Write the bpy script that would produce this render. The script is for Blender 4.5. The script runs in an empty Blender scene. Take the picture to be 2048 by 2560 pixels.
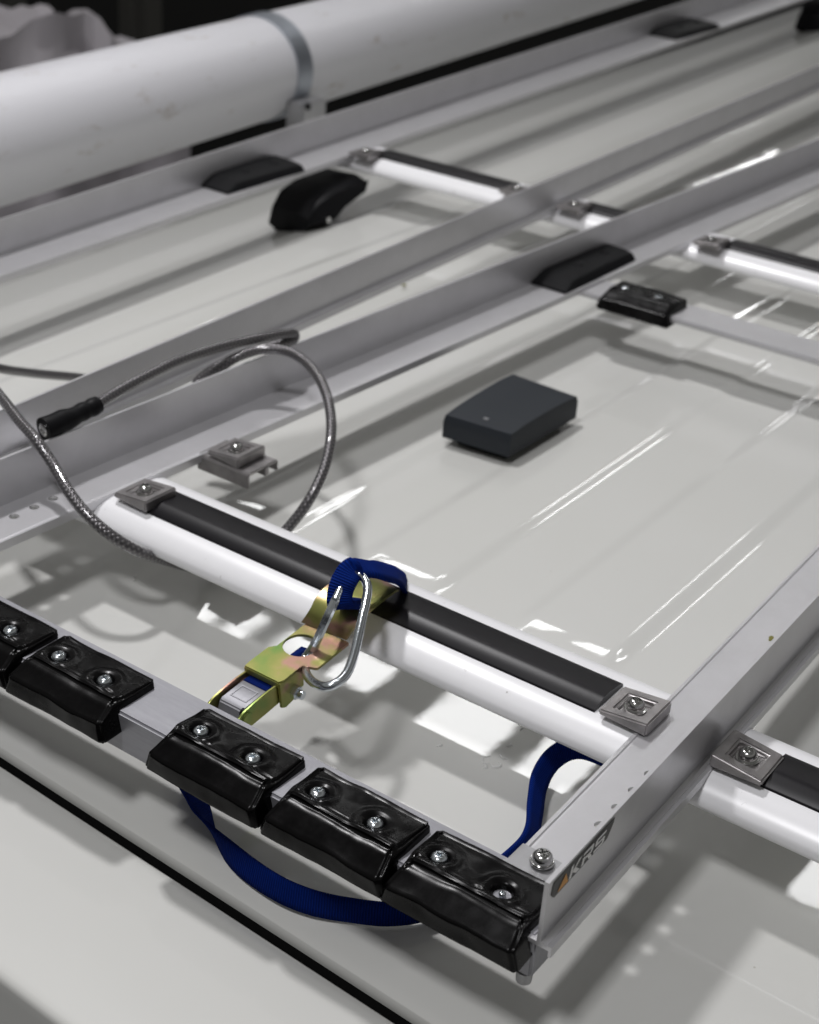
import bpy, bmesh, math, random
from mathutils import Vector, Matrix, noise
random.seed(5)
C = bpy.context.scene.collection
PI = math.pi
S = 0.5                      # metres per modelling unit (camera stands 1 unit above the bars)

# ------------------------------------------------------------------ camera
F_PX, PITCH, ROLL, TH = 3794.0, math.radians(28.3), math.radians(4.3), 0.985
_c, _s = math.cos(TH), math.sin(TH)
def _w2g(v): return Vector((v[0]*_c + v[1]*_s, -v[0]*_s + v[1]*_c, v[2]))
_fw = Vector((0, math.cos(PITCH), -math.sin(PITCH)))
_rt0 = Vector((1, 0, 0)); _up0 = _rt0.cross(_fw)
_rt = _rt0*math.cos(ROLL) + _up0*math.sin(ROLL); _up = -_rt0*math.sin(ROLL) + _up0*math.cos(ROLL)
FW, RT, UP = _w2g(_fw), _w2g(_rt), _w2g(_up)
EYE = Vector((0, 0, 1.0))
cd = bpy.data.cameras.new('camera'); cam = bpy.data.objects.new('camera', cd); C.objects.link(cam)
M = Matrix((RT, UP, -FW)).transposed().to_4x4(); M.translation = EYE*S
cam.matrix_world = M
cd.sensor_fit = 'VERTICAL'; cd.sensor_height = 36; cd.sensor_width = 36
cd.lens = F_PX/2560*36
cd.clip_start = 0.02; cd.clip_end = 200
cd.dof.use_dof = True; cd.dof.focus_distance = 1.60*S; cd.dof.aperture_fstop = 11
bpy.context.scene.camera = cam
def ray(px, py):
    return (FW*F_PX + RT*(px-1024) - UP*(py-1280))
def at(px, py, z=0.0):                       # photo pixel -> point on the level z
    d = ray(px, py); t = (z-1)/d.z
    return EYE + d*t
def on_y(px, py, y):
    d = ray(px, py); return EYE + d*(y/d.y)

# ------------------------------------------------------------------ light
w = bpy.data.worlds.new('World'); bpy.context.scene.world = w; w.use_nodes = True
nt = w.node_tree; bg = nt.nodes['Background']
tc = nt.nodes.new('ShaderNodeTexCoord'); sx = nt.nodes.new('ShaderNodeSeparateXYZ'); rp = nt.nodes.new('ShaderNodeValToRGB')
nt.links.new(tc.outputs['Generated'], sx.inputs[0]); nt.links.new(sx.outputs['Z'], rp.inputs[0]); nt.links.new(rp.outputs[0], bg.inputs[0])
e = rp.color_ramp.elements
e[0].position = 0.0; e[0].color = (.02, .02, .022, 1)
e[1].position = 0.9; e[1].color = (.088, .087, .083, 1)
q = e.new(.22); q.color = (.035, .034, .033, 1)
q = e.new(.48); q.color = (.21, .208, .20, 1)
bg.inputs[1].default_value = 1.0
def area(name, loc, sx_, sy_, watt, col=(1, 1, 1), aim=None, rotz=0):
    l = bpy.data.lights.new(name, 'AREA'); l.shape = 'RECTANGLE'; l.size = sx_*S; l.size_y = sy_*S; l.energy = watt; l.color = col
    o = bpy.data.objects.new(name, l); C.objects.link(o); o.location = Vector(loc)*S
    if aim is not None:
        o.rotation_euler = (Vector(aim)-Vector(loc)).to_track_quat('-Z', 'Y').to_euler()
    else: o.rotation_euler = (0, 0, rotz)
    return o
area('hall_lamp', (2.3, 2.98, 4.3), .34, .34, 29, (1, .985, 1), aim=(1.3, .8, -.1))
area('hall_lamp', (-1.6, 1.0, 6.3), 1.0, 1.0, 46, (.985, .975, 1), aim=(1.3, .9, -.1))
# panels of the hall ceiling, seen mirrored in the gloss of the roof  (x0,x1,y0,y1 of the mirror image on the roof)
KM = 1 + (4.3+.12)/1.12
PANELS = [(1.290,1.342,1.262,1.300), (1.296,1.362,1.178,1.226), (1.290,1.362,1.116,1.152),
          (1.30,1.40,1.00,1.075), (1.30,1.372,.905,.975), (1.281,1.392,.715,.822), (1.281,1.372,.60,.672),
          (1.30,1.40,.28,.322)]
for x0, x1, y0, y1 in PANELS:
    A = (x1-x0)*(y1-y0)*KM*KM*S*S
    area('ceiling_light', ((x0+x1)/2*KM, (y0+y1)/2*KM, 4.3), (x1-x0)*KM, (y1-y0)*KM, 8.5*PI*A)
for x0, x1, y0, y1, rad in [(7.7, 9.5, 2.64, 2.78, 14), (11.2, 12.6, 2.64, 2.78, 14), (14.4, 15.6, 5.6, 5.75, 14), (17.2, 21.5, 8.1, 8.35, 12), (9.9, 10.8, 9.7, 9.85, 14)]:
    area('ceiling_tube', ((x0+x1)/2, (y0+y1)/2, 4.3), x1-x0, y1-y0, rad*PI*(x1-x0)*(y1-y0)*S*S)
vs = bpy.context.scene.view_settings
vs.view_transform = 'Standard'; vs.look = 'None'; vs.gamma = 1; vs.use_curve_mapping = False; vs.exposure = 0
bpy.context.scene.cycles.max_bounces = 8

# ------------------------------------------------------------------ materials
def mat(name, col, rough=.5, metal=0, coat=0, coat_rough=.03, spec=.5):
    m = bpy.data.materials.new(name); m.use_nodes = True
    b = m.node_tree.nodes['Principled BSDF']
    b.inputs['Base Color'].default_value = (*col, 1); b.inputs['Roughness'].default_value = rough
    b.inputs['Metallic'].default_value = metal; b.inputs['Coat Weight'].default_value = coat
    b.inputs['Coat Roughness'].default_value = coat_rough; b.inputs['Specular IOR Level'].default_value = spec
    return m
def N(m, t, **kw):
    n = m.node_tree.nodes.new(t)
    for k, v in kw.items():
        if k in n.inputs: n.inputs[k].default_value = v
        else: setattr(n, k, v)
    return n
def L(m, a, b): m.node_tree.links.new(a, b)
def P(m): return m.node_tree.nodes['Principled BSDF']
def objco(m, scale=(1, 1, 1)):
    t = N(m, 'ShaderNodeTexCoord'); mp = N(m, 'ShaderNodeMapping'); mp.inputs['Scale'].default_value = scale
    L(m, t.outputs['Object'], mp.inputs['Vector']); return mp.outputs[0]
def ramp(m, fac, stops):
    r = N(m, 'ShaderNodeValToRGB'); el = r.color_ramp.elements
    el[0].position, el[0].color = stops[0][0], (*stops[0][1], 1); el[1].position, el[1].color = stops[-1][0], (*stops[-1][1], 1)
    for p, c in stops[1:-1]:
        k = el.new(p); k.color = (*c, 1)
    L(m, fac, r.inputs[0]); return r.outputs[0]
def nz(m, co, scale, detail=4, rough=.55):
    n = N(m, 'ShaderNodeTexNoise', Scale=scale, Detail=detail, Roughness=rough); L(m, co, n.inputs['Vector']); return n.outputs['Fac']
def bump(m, h, strength, dist=.001, prev=None):
    b = N(m, 'ShaderNodeBump', Strength=strength, Distance=dist); L(m, h, b.inputs['Height'])
    if prev is not None: L(m, prev, b.inputs['Normal'])
    return b.outputs[0]

ROOF = mat('white_gloss_paint', (.66, .665, .62), .5, 0, 1, .012)
co = objco(ROOF)
L(ROOF, ramp(ROOF, nz(ROOF, co, 3.0, 6), [(.3, (.63, .632, .598)), (.7, (.66, .662, .636))]), P(ROOF).inputs['Base Color'])
vo = N(ROOF, 'ShaderNodeTexVoronoi', Scale=38.0); L(ROOF, co, vo.inputs['Vector'])
sp = ramp(ROOF, vo.outputs['Distance'], [(0, (.55, .52, .45)), (.022, (.55, .52, .45)), (.034, (1, 1, 1)), (1, (1, 1, 1))])
gt = N(ROOF, 'ShaderNodeMixRGB', blend_type='MULTIPLY'); gt.inputs[0].default_value = 0
msk = ramp(ROOF, nz(ROOF, co, 7, 2), [(.52, (0, 0, 0)), (.58, (1, 1, 1))])
L(ROOF, msk, gt.inputs[0]); L(ROOF, P(ROOF).inputs['Base Color'].links[0].from_socket, gt.inputs[1]); L(ROOF, sp, gt.inputs[2]); L(ROOF, gt.outputs[0], P(ROOF).inputs['Base Color'])
L(ROOF, ramp(ROOF, nz(ROOF, co, 9, 8, .7), [(.45, (.008,)*3), (.72, (.09,)*3)]), P(ROOF).inputs['Coat Roughness'])
P(ROOF).inputs['Coat IOR'].default_value = 1.62
L(ROOF, bump(ROOF, nz(ROOF, co, 20, 3), .017, .003), P(ROOF).inputs['Coat Normal'])

ALU = mat('brushed_aluminium', (.45, .45, .46), .42, .75)
co = objco(ALU, (1.2, 60, 60))
L(ALU, ramp(ALU, nz(ALU, co, 8, 4), [(.3, (.32,)*3), (.7, (.46,)*3)]), P(ALU).inputs['Roughness'])
L(ALU, bump(ALU, nz(ALU, co, 14, 3), .06, .0004), P(ALU).inputs['Normal'])
co2 = objco(ALU)
L(ALU, ramp(ALU, nz(ALU, co2, 16, 8, .7), [(.33, (.38, .38, .39)), (.55, (.44, .44, .45)), (.8, (.48, .48, .49))]), P(ALU).inputs['Base Color'])
ALUF = mat('matt_anodised_aluminium', (.62, .615, .63), .36, .60)
co = objco(ALUF)
L(ALUF, ramp(ALUF, nz(ALUF, co, 30, 8, .7), [(.3, (.61, .605, .62)), (.7, (.67, .665, .685))]), P(ALUF).inputs['Base Color'])
L(ALUF, bump(ALUF, nz(ALUF, objco(ALUF, (4, 60, 60)), 10, 3), .05, .0004), P(ALUF).inputs['Normal'])
BAR = mat('satin_bar_aluminium', (.92, .92, .93), .32, .0, spec=.8)
co = objco(BAR)
L(BAR, ramp(BAR, nz(BAR, co, 120, 3, .6), [(.22, (.45, .44, .43)), (.30, (.90, .90, .915)), (1, (.93, .93, .945))]), P(BAR).inputs['Base Color'])
L(BAR, ramp(BAR, nz(BAR, co, 12, 5), [(.3, (.28,)*3), (.7, (.36,)*3)]), P(BAR).inputs['Roughness'])
RUB = mat('black_rubber_strip', (.007, .0062, .008), .38, spec=.3)
L(RUB, bump(RUB, nz(RUB, objco(RUB), 90, 4), .1, .0005), P(RUB).inputs['Normal'])
DIP = mat('black_dipped_rubber', (.002, .0018, .002), .2, 0, 0, .12, .17)
co = objco(DIP)
L(DIP, ramp(DIP, nz(DIP, co, 45, 6, .65), [(.35, (.19,)*3), (.7, (.34,)*3)]), P(DIP).inputs['Roughness'])
L(DIP, bump(DIP, nz(DIP, co, 60, 3, .5), .14, .0006), P(DIP).inputs['Normal'])
BLK = mat('black_plastic', (.005, .005, .006), .5, spec=.16)
L(BLK, bump(BLK, nz(BLK, objco(BLK), 300, 2), .15, .0003), P(BLK).inputs['Normal'])
CAST = mat('cast_clamp_metal', (.27, .25, .25), .40, .85)
co = objco(CAST)
L(CAST, bump(CAST, nz(CAST, co, 220, 3), .4, .0005), P(CAST).inputs['Normal'])
L(CAST, ramp(CAST, nz(CAST, co, 60, 5), [(.3, (.26, .25, .25)), (.7, (.42, .40, .40))]), P(CAST).inputs['Base Color'])
TUBE = mat('dull_tube_aluminium', (.33, .33, .36), .42, .5)
L(TUBE, ramp(TUBE, nz(TUBE, objco(TUBE, (30, 3, 30)), 14, 7, .7), [(.3, (.30, .30, .325)), (.7, (.36, .36, .385))]), P(TUBE).inputs['Base Color'])
L(TUBE, bump(TUBE, nz(TUBE, objco(TUBE), 160, 4), .25, .0004), P(TUBE).inputs['Normal'])
STEEL = mat('stainless_steel', (.62, .62, .61), .16, 1)
L(STEEL, bump(STEEL, nz(STEEL, objco(STEEL), 260, 3), .15, .0003), P(STEEL).inputs['Normal'])
ZINC = mat('bright_zinc', (.74, .79, .83), .2, 1)
L(ZINC, bump(ZINC, nz(ZINC, objco(ZINC), 400, 3), .35, .0004), P(ZINC).inputs['Normal'])
YZ = mat('yellow_zinc_plating', (.5, .5, .2), .33, .8)
co = objco(YZ)
L(YZ, ramp(YZ, nz(YZ, co, 34, 3, .5), [(.34, (.17, .30, .08)), (.45, (.28, .31, .09)), (.56, (.35, .33, .11)), (.635, (.48, .27, .22)), (.74, (.30, .30, .10))]), P(YZ).inputs['Base Color'])
L(YZ, bump(YZ, nz(YZ, co, 300, 3), .12, .0003), P(YZ).inputs['Normal'])
BLUE = mat('blue_webbing', (.003, .014, .12), .85, spec=.08)
t = N(BLUE, 'ShaderNodeTexCoord'); wv = N(BLUE, 'ShaderNodeTexWave', Scale=1.0); wv.bands_direction = 'X'
mp = N(BLUE, 'ShaderNodeMapping'); mp.inputs['Scale'].default_value = (9, 1.2, 1)
L(BLUE, t.outputs['UV'], mp.inputs[0]); L(BLUE, mp.outputs[0], wv.inputs['Vector'])
L(BLUE, bump(BLUE, wv.outputs['Fac'], .8, .0008), P(BLUE).inputs['Normal'])
L(BLUE, ramp(BLUE, wv.outputs['Fac'], [(0, (.001, .010, .10)), (1, (.001, .020, .19))]), P(BLUE).inputs['Base Color'])
CAB = mat('coated_wire_rope', (.11, .10, .105), .3, .55, 1, .04)
t = N(CAB, 'ShaderNodeTexCoord')
hs = []
for rz in (.62, -.62):
    mp = N(CAB, 'ShaderNodeMapping'); mp.inputs['Rotation'].default_value = (0, 0, rz)
    wv = N(CAB, 'ShaderNodeTexWave', Scale=.85, Distortion=1.2); L(CAB, t.outputs['UV'], mp.inputs[0]); L(CAB, mp.outputs[0], wv.inputs['Vector']); hs.append(wv.outputs['Fac'])
mx = N(CAB, 'ShaderNodeMath', operation='MULTIPLY'); L(CAB, hs[0], mx.inputs[0]); L(CAB, hs[1], mx.inputs[1])
L(CAB, ramp(CAB, mx.outputs[0], [(.0, (.09, .085, .09)), (.4, (.145, .14, .143)), (1, (.24, .23, .235))]), P(CAB).inputs['Base Color'])
L(CAB, bump(CAB, mx.outputs[0], .6, .0005), P(CAB).inputs['Normal'])
BOX = mat('dark_grey_box_plastic', (.016, .020, .026), .55, spec=.35)
L(BOX, bump(BOX, nz(BOX, objco(BOX), 420, 2), .25, .0003), P(BOX).inputs['Normal'])
PIPE = mat('white_pipe', (.74, .74, .77), .38, .1)
co = objco(PIPE, (1, 1, 1))
L(PIPE, ramp(PIPE, nz(PIPE, objco(PIPE, (3, 9, 9)), 3.2, 7, .7), [(.30, (.46, .41, .36)), (.40, (.74, .74, .77)), (1, (.76, .76, .79))]), P(PIPE).inputs['Base Color'])
BAND = mat('steel_band', (.42, .45, .50), .4, .9)
SEAL = mat('seam_rubber', (.002, .002, .002), .8, spec=.08)
DARK = mat('hall_floor_dark', (.003, .003, .003), .7, spec=.1)
GREY = mat('dark_steel', (.08, .078, .07), .6)
CLOTH = mat('pale_film', (.55, .52, .55), .5)
DECK = mat('decal_black', (.035, .034, .033), .45)
DECW = mat('decal_white', (.95, .94, .94), .4)
DECO = mat('decal_orange', (.80, .36, .04), .45)
LEAF = mat('leaf_speck', (.16, .15, .02), .7)
WAX = mat('dried_wax', (.72, .72, .70), .35)

# ------------------------------------------------------------------ object helpers
def tag(o, label, cat, group=None):
    o['label'] = label; o['category'] = cat
    if group: o['group'] = group
    return o
def thing(name, loc, label, cat, group=None, rz=0):
    o = bpy.data.objects.new(name, None); C.objects.link(o); o.empty_display_size = .02
    o.location = Vector(loc)*S; o.rotation_euler = (0, 0, rz); return tag(o, label, cat, group)
def obj(name, bm, m, parent=None, origin=(0, 0, 0), smooth=True, angle=35, bev=0, seg=2):
    """link bm (modelled in units) as one mesh; origin = where the parent's base stands in those units"""
    bmesh.ops.remove_doubles(bm, verts=bm.verts, dist=1e-6)
    if bev:
        ed = [e for e in bm.edges if len(e.link_faces) == 2 and e.calc_face_angle(0) > math.radians(30)]
        bmesh.ops.bevel(bm, geom=ed, offset=bev, segments=seg, affect='EDGES', clamp_overlap=True)
    bmesh.ops.recalc_face_normals(bm, faces=bm.faces)
    me = bpy.data.meshes.new(name)
    og = Vector(origin)
    for v in bm.verts: v.co = (v.co-og)*S
    for f in bm.faces: f.smooth = smooth
    bm.to_mesh(me); bm.free()
    if smooth and angle: me.set_sharp_from_angle(angle=math.radians(angle))
    me.materials.append(m)
    o = bpy.data.objects.new(name, me); C.objects.link(o)
    if parent is not None: o.parent = parent
    else: o.location = og*S
    return o
def B(): return bmesh.new()
def box(bm, x0, x1, y0, y1, z0, z1):
    vs_ = [bm.verts.new((x, y, z)) for x in (x0, x1) for y in (y0, y1) for z in (z0, z1)]
    for f in ((0,1,3,2), (4,6,7,5), (0,4,5,1), (2,3,7,6), (0,2,6,4), (1,5,7,3)): bm.faces.new([vs_[i] for i in f])
    return vs_
def loft(bm, secs, cap=True, closed=True):
    R_ = [[bm.verts.new(p) for p in s] for s in secs]; n = len(secs[0])
    for a, b in zip(R_, R_[1:]):
        for i in range(n if closed else n-1):
            j = (i+1) % n; bm.faces.new((a[i], a[j], b[j], b[i]))
    if cap: bm.faces.new(R_[0][::-1]); bm.faces.new(R_[-1])
    return R_
def prism_z(bm, pts, z0, z1): loft(bm, [[(p[0], p[1], z0) for p in pts], [(p[0], p[1], z1) for p in pts]])
def cyl(bm, a, b, r0, r1=None, n=20):
    a = Vector(a); b = Vector(b); d = (b-a).normalized(); r1 = r0 if r1 is None else r1
    u = d.orthogonal().normalized(); v = d.cross(u)
    loft(bm, [[c+(u*math.cos(2*PI*i/n)+v*math.sin(2*PI*i/n))*r for i in range(n)] for c, r in ((a, r0), (b, r1))])
def lathe(bm, c, axis, prof, n=28):
    c = Vector(c); d = Vector(axis).normalized(); u = d.orthogonal().normalized(); v = d.cross(u)
    loft(bm, [[c+d*h+(u*math.cos(2*PI*i/n)+v*math.sin(2*PI*i/n))*max(r, 1e-5) for i in range(n)] for r, h in prof])
def spline(pts, n=12):
    pts = [Vector(p) for p in pts]; out = []
    P_ = [pts[0]*2-pts[1]]+pts+[pts[-1]*2-pts[-2]]
    for i in range(1, len(P_)-2):
        a, b, c, d = P_[i-1:i+3]
        for k in range(n):
            t = k/n
            out.append(.5*((2*b)+(c-a)*t+(2*a-5*b+4*c-d)*t*t+(3*b-a-3*c+d)*t**3))
    out.append(pts[-1]); return out
def tube(bm, pts, r, n=14, uvl=None):
    uv = bm.loops.layers.uv.verify()
    T = [(pts[min(i+1, len(pts)-1)]-pts[max(i-1, 0)]).normalized() for i in range(len(pts))]
    u = T[0].orthogonal().normalized(); rings = []; s = 0; ss = []
    for i, p in enumerate(pts):
        u = (u-T[i]*u.dot(T[i])).normalized(); v = T[i].cross(u)
        if i: s += (p-pts[i-1]).length
        ss.append(s); rr = r(i/(len(pts)-1)) if callable(r) else r
        rings.append([bm.verts.new(p+(u*math.cos(2*PI*k/n)+v*math.sin(2*PI*k/n))*rr) for k in range(n)])
    r0 = r(0) if callable(r) else r
    for i in range(len(rings)-1):
        for k in range(n):
            f = bm.faces.new((rings[i][k], rings[i][(k+1) % n], rings[i+1][(k+1) % n], rings[i+1][k]))
            for lp, (a, b) in zip(f.loops, ((k, i), (k+1, i), (k+1, i+1), (k, i+1))): lp[uv].uv = (ss[b]/(r0*2), a/n*PI)
    bm.faces.new(rings[0][::-1]); bm.faces.new(rings[-1])
def ribbon(bm, pts, wid, width, th=.0018):
    """pts: centre line, wid: width direction at each control point (already splined)"""
    uv = bm.loops.layers.uv.verify(); rows = []; s = 0
    for i, p in enumerate(pts):
        T = (pts[min(i+1, len(pts)-1)]-pts[max(i-1, 0)]).normalized()
        a = wid[i]-T*wid[i].dot(T); a.normalize(); nrm = T.cross(a)
        if i: s += (p-pts[i-1]).length
        h = width/2
        cs = [(-h, -th), (-h*.5, -th*1.1), (0, -th*1.1), (h*.5, -th*1.1), (h, -th), (h, th), (h*.5, th*1.1), (0, th*1.1), (-h*.5, th*1.1), (-h, th)]
        rows.append(([bm.verts.new(p+a*c[0]+nrm*c[1]) for c in cs], s, [c[0]/width+.5 for c in cs]))
    for (A, sa, ca), (B_, sb, cb) in zip(rows, rows[1:]):
        n = len(A)
        for k in range(n):
            j = (k+1) % n; f = bm.faces.new((A[k], A[j], B_[j], B_[k]))
            for lp, (sv, cv) in zip(f.loops, ((sa, ca[k]), (sa, ca[j]), (sb, cb[j]), (sb, cb[k]))): lp[uv].uv = (sv*12, cv)
    bm.faces.new(rows[0][0][::-1]); bm.faces.new(rows[-1][0])
def grid_box(bm, nx, ny, nz_, fn):
    """surface grid of a unit box; fn(a,b,c) in -1..1 -> point"""
    V = {}
    def g(i, j, k):
        if (i, j, k) not in V: V[(i, j, k)] = bm.verts.new(fn(2*i/nx-1, 2*j/ny-1, 2*k/nz_-1))
        return V[(i, j, k)]
    for k in (0, nz_):
        for i in range(nx):
            for j in range(ny): bm.faces.new((g(i, j, k), g(i+1, j, k), g(i+1, j+1, k), g(i, j+1, k)))
    for j in (0, ny):
        for i in range(nx):
            for k in range(nz_): bm.faces.new((g(i, j, k), g(i+1, j, k), g(i+1, j, k+1), g(i, j, k+1)))
    for i in (0, nx):
        for j in range(ny):
            for k in range(nz_): bm.faces.new((g(i, j, k), g(i, j+1, k), g(i, j+1, k+1), g(i, j, k+1)))
def copy_tree(o, parent=None):
    c = o.copy(); C.objects.link(c)
    if parent: c.parent = parent
    for ch in list(o.children): copy_tree(ch, c)
    return c
def sstep(a, b, x):
    t = max(0, min(1, (x-a)/(b-a))); return t*t*(3-2*t)

# ------------------------------------------------------------------ setting: dark hall floor far below
bm = B(); v = [bm.verts.new(p) for p in ((-40, -40, -3.6), (60, -40, -3.6), (60, 60, -3.6), (-40, 60, -3.6))]; bm.faces.new(v)
fl = obj('floor', bm, DARK, smooth=False); fl['kind'] = 'structure'

# ------------------------------------------------------------------ van roof
RIBS = [-.99, -.85, -.72, -.58, -.45, -.31, -.18, -.04, .09, .22, .36, .50, .70, .85, .985, 1.12, 1.25, 1.385, 1.53, 1.70, 1.86, 1.98]
def ribz(y):
    z = 0
    for k in range(0, len(RIBS)-1, 2):
        a, b = RIBS[k], RIBS[k+1]
        z += sstep(a-.016, a+.016, y)*(1-sstep(b-.016, b+.016, y))
    return z
def seam_x(y): return .918+.036*(y-.558)+.012*max(0, (y-.9))**2
def roofz(x, y):
    z = -.12-.006*(y-1.0)**2
    z += .0048*ribz(y)*sstep(1.51, 1.61, x)
    yg = 2.05+.050*(x-1.8); ye = 1.205*(2.115+.0545*(x-1.77))
    z -= .19*max(0, y-yg)*sstep(yg, yg+.05, y)+.25*sstep(ye, ye+.12, y)
    d = x-seam_x(y)
    if d < .055: z -= .012*(1-d/.055)**2.2
    return z
vr = thing('van', (1.5, 1.0, -.12), 'white gloss painted van roof with pressed ribs running under all the racks', 'van')
xs = [0, .0015, .004, .008, .014, .022, .032, .045, .06, .09]+[.12+.02*i for i in range(20)]+[.53+.004*i for i in range(48)]+[.74+.08*i for i in range(95)]
ys = []; y = -1.6
while y < 3.9: ys.append(y); y += .0033 if -.3 < y < 2.5 else .010
bm = B(); G_ = []
for yv in ys:
    x0 = seam_x(yv)
    G_.append([bm.verts.new((x0+d, yv, roofz(x0+d, yv))) for d in xs])
for a, b in zip(G_, G_[1:]):
    for i in range(len(xs)-1): bm.faces.new((a[i], a[i+1], b[i+1], b[i]))
# turned-down front lip of the panel
for a, b in zip(G_, G_[1:]):
    pa = bm.verts.new(a[0].co+Vector((.002, 0, -.02))); pb = bm.verts.new(b[0].co+Vector((.002, 0, -.02))); bm.faces.new((a[0], b[0], pb, pa))
obj('roof_panel', bm, ROOF, vr, (1.5, 1, -.12), angle=0)
bm = B()
sec = [(-.027, -.006), (-.012, -.009), (.008, -.003), (.008, -.03), (-.030, -.03)]
loft(bm, [[(seam_x(y_)+p[0], y_, roofz(seam_x(y_), y_)-.012+p[1]) for p in sec] for y_ in [-.6+.1*i for i in range(33)]])
obj('seam_seal', bm, SEAL, vr, (1.5, 1, -.12))
bm = B(); rows = []
prof = [(-.0200, -.030), (-.0203, -.006), (-.0215, -.002), (-.0245, .0), (-.035, .0014), (-.06, .002), (-.10, .002), (-.15, .001), (-.215, -.000), (-.225, -.0008), (-.229, -.0022), (-.232, -.0050), (-.2335, -.009), (-.2355, -.018), (-.241, -.04), (-.251, -.08), (-.27, -.16), (-.31, -.28)]
for i in range(60):
    yv = -.6+.055*i; zz = -.132-.006*(yv-1)**2
    rows.append([bm.verts.new((seam_x(yv)+p[0], yv, zz+p[1])) for p in prof])
for a, b in zip(rows, rows[1:]):
    for i in range(len(prof)-1): bm.faces.new((a[i], a[i+1], b[i+1], b[i]))
obj('front_panel', bm, ROOF, vr, (1.5, 1, -.12), angle=0)

# ragged dried wax left on the paint
bm = B()
for (px, py, a0, ln_, r_) in [(1222, 1900, 0, 3.6, .008), (1240, 1910, 2, 4.4, .006), (1262, 1890, 1, 3.5, .005), (1205, 1915, 4, 2.4, .005), (1310, 1825, .5, 2.0, .004), (1270, 1860, 3, 3, .004), (1095, 1860, 3.3, 2.6, .004), (345, 1440, 1.2, 2.6, .004), (335, 1447, 3, 2, .003), (1390, 2105, 1, 2.5, .003)]:
    c_ = at(px, py, -.12); pts = []
    for i in range(9):
        t_ = i/8; a = a0+ln_*t_; rr = r_*(1+.4*noise.noise(Vector((px*.1, i*.7, 0)))); pts.append(Vector((c_.x+math.cos(a)*rr, c_.y+math.sin(a)*rr, roofz(c_.x, c_.y)+.0002)))
    bm = B(); tube(bm, spline(pts, 4), lambda t_: .0013*(.4+math.sin(PI*t_)), 6); obj('wax_mark', bm, WAX, vr, (1.5, 1, -.12))

# ------------------------------------------------------------------ crossbars
def bar_sec(z0=0):
    # aerofoil section: (x, z) counter-clockwise
    top = [(-.018, .002), (-.030, 0), (-.040, -.004), (-.048, -.0095), (-.0545, -.016), (-.0575, -.024), (-.054, -.031), (-.040, -.036), (-.01, -.038), (.03, -.038), (.064, -.034), (.081, -.027), (.087, -.018), (.0862, -.009), (.079, -.003), (.066, .0008), (.050, .002)]
    return [(x, z+z0) for x, z in top]
def crossbar(x, y0, y1, strips, label, z=0.0):
    t = thing('roof_crossbar', (x, (y0+y1)/2, z-.054), label, 'roof bar', 'aluminium roof bars lying across the van')
    og = (x, (y0+y1)/2, z-.054)
    bm = B(); loft(bm, [[(x+p[0], yy, p[1]+z) for p in bar_sec()] for yy in (y0, y1)])
    obj('bar_tube', bm, BAR, t, og, angle=50)
    for a, b in strips:
        bm = B(); pr = [(-.0235, .001), (-.0238, .0035), (-.0222, .0058), (-.0060, .0122), (-.0030, .0132), (.0000, .0136), (.0040, .0135), (.030, .0112), (.0415, .0085), (.0445, .006), (.0445, .001)]
        loft(bm, [[(x+.005+p[0], yy, p[1]+z-.001) for p in pr] for yy in (a, a+(b-a)*.5, b)])
        obj('rubber_strip', bm, RUB, t, og, angle=50)
    return t
crossbar(1.318, -.9, 2.26, [(.592, 1.303), (-.9, .389), (1.62, 2.10)], 'nearest satin white crossbar with black rubber strips, the blue strap hooked round it')
crossbar(2.985, -.9, 2.26, [(.60, 1.215), (-.9, .39), (1.42, 1.577), (1.775, 2.150)], 'far satin white crossbar with black rubber strips, running to the black foot')

# ------------------------------------------------------------------ ladder trays (rails with end bar)
def rail_line(px_pts, z): return [at(px, py, z) for px, py in px_pts]
def lin(p, q, x): t = (x-p[0])/(q[0]-p[0]); return p[1]+(q[1]-p[1])*t
def cut_holes(o, og, holes):
    bm = B()
    for hx, hy in holes: cyl(bm, (hx, hy, -.004), (hx, hy, .012), .0068, n=24)
    c_ = obj('cutter', bm, ALUF, None, og); c_.location = (0, 0, 0)
    md = o.modifiers.new('holes', 'BOOLEAN'); md.object = c_; md.operation = 'DIFFERENCE'; md.solver = 'EXACT'
    par_ = o.parent; o.parent = None
    bpy.context.view_layer.update()
    me = bpy.data.meshes.new_from_object(o.evaluated_get(bpy.context.evaluated_depsgraph_get()))
    for f in me.polygons: f.use_smooth = False
    o.modifiers.clear(); o.data = me; o.parent = par_
    bpy.data.objects.remove(c_)
def rail(parent, og, xa, xb, inner, web, outer, h, holes=()):
    """inner/web/outer: functions y(x); flange on the floor, web upright"""
    sgn = 1 if inner(xa) > web(xa) else -1
    bm = B(); T = .0045
    n = 24; secs = []
    for i in range(n+1):
        x = xa+(xb-xa)*i/n; yi, yw, yo = inner(x), web(x), outer(x); wt = .0045
        hh = h(x) if callable(h) else h
        zl = -.007 # lip turned down
        s = sgn
        secs.append([(x, yi, zl), (x, yi, T+.0012), (x, yi-s*.004, T+.0012), (x, yi-s*.0055, T-.0004), (x, yi-s*.008, T), (x, yw+s*wt, T), (x, yw+s*wt, hh), (x, yw-s*0, hh), (x, yw, T+.002),
                     (x, yw-s*.003, T), (x, yo+s*.006, T-.001), (x, yo+s*.0045, T+.001), (x, yo, T+.001), (x, yo, zl), (x, yo+s*.003, zl), (x, yo+s*.003, 0), (x, yi-s*.003, 0), (x, yi-s*.003, zl)])
    loft(bm, secs)
    o = obj('side_rail', bm, ALUF, parent, og, smooth=False)
    if holes: cut_holes(o, og, holes)
    return o
i1 = (at(1319.6, 2113.6), at(2048, 1365.6)); o1 = ((.9495, .4385), (1.603, .4445))
w1 = (at(1361.3, 2220.3, .076), at(2048, 1486, .076))
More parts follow.
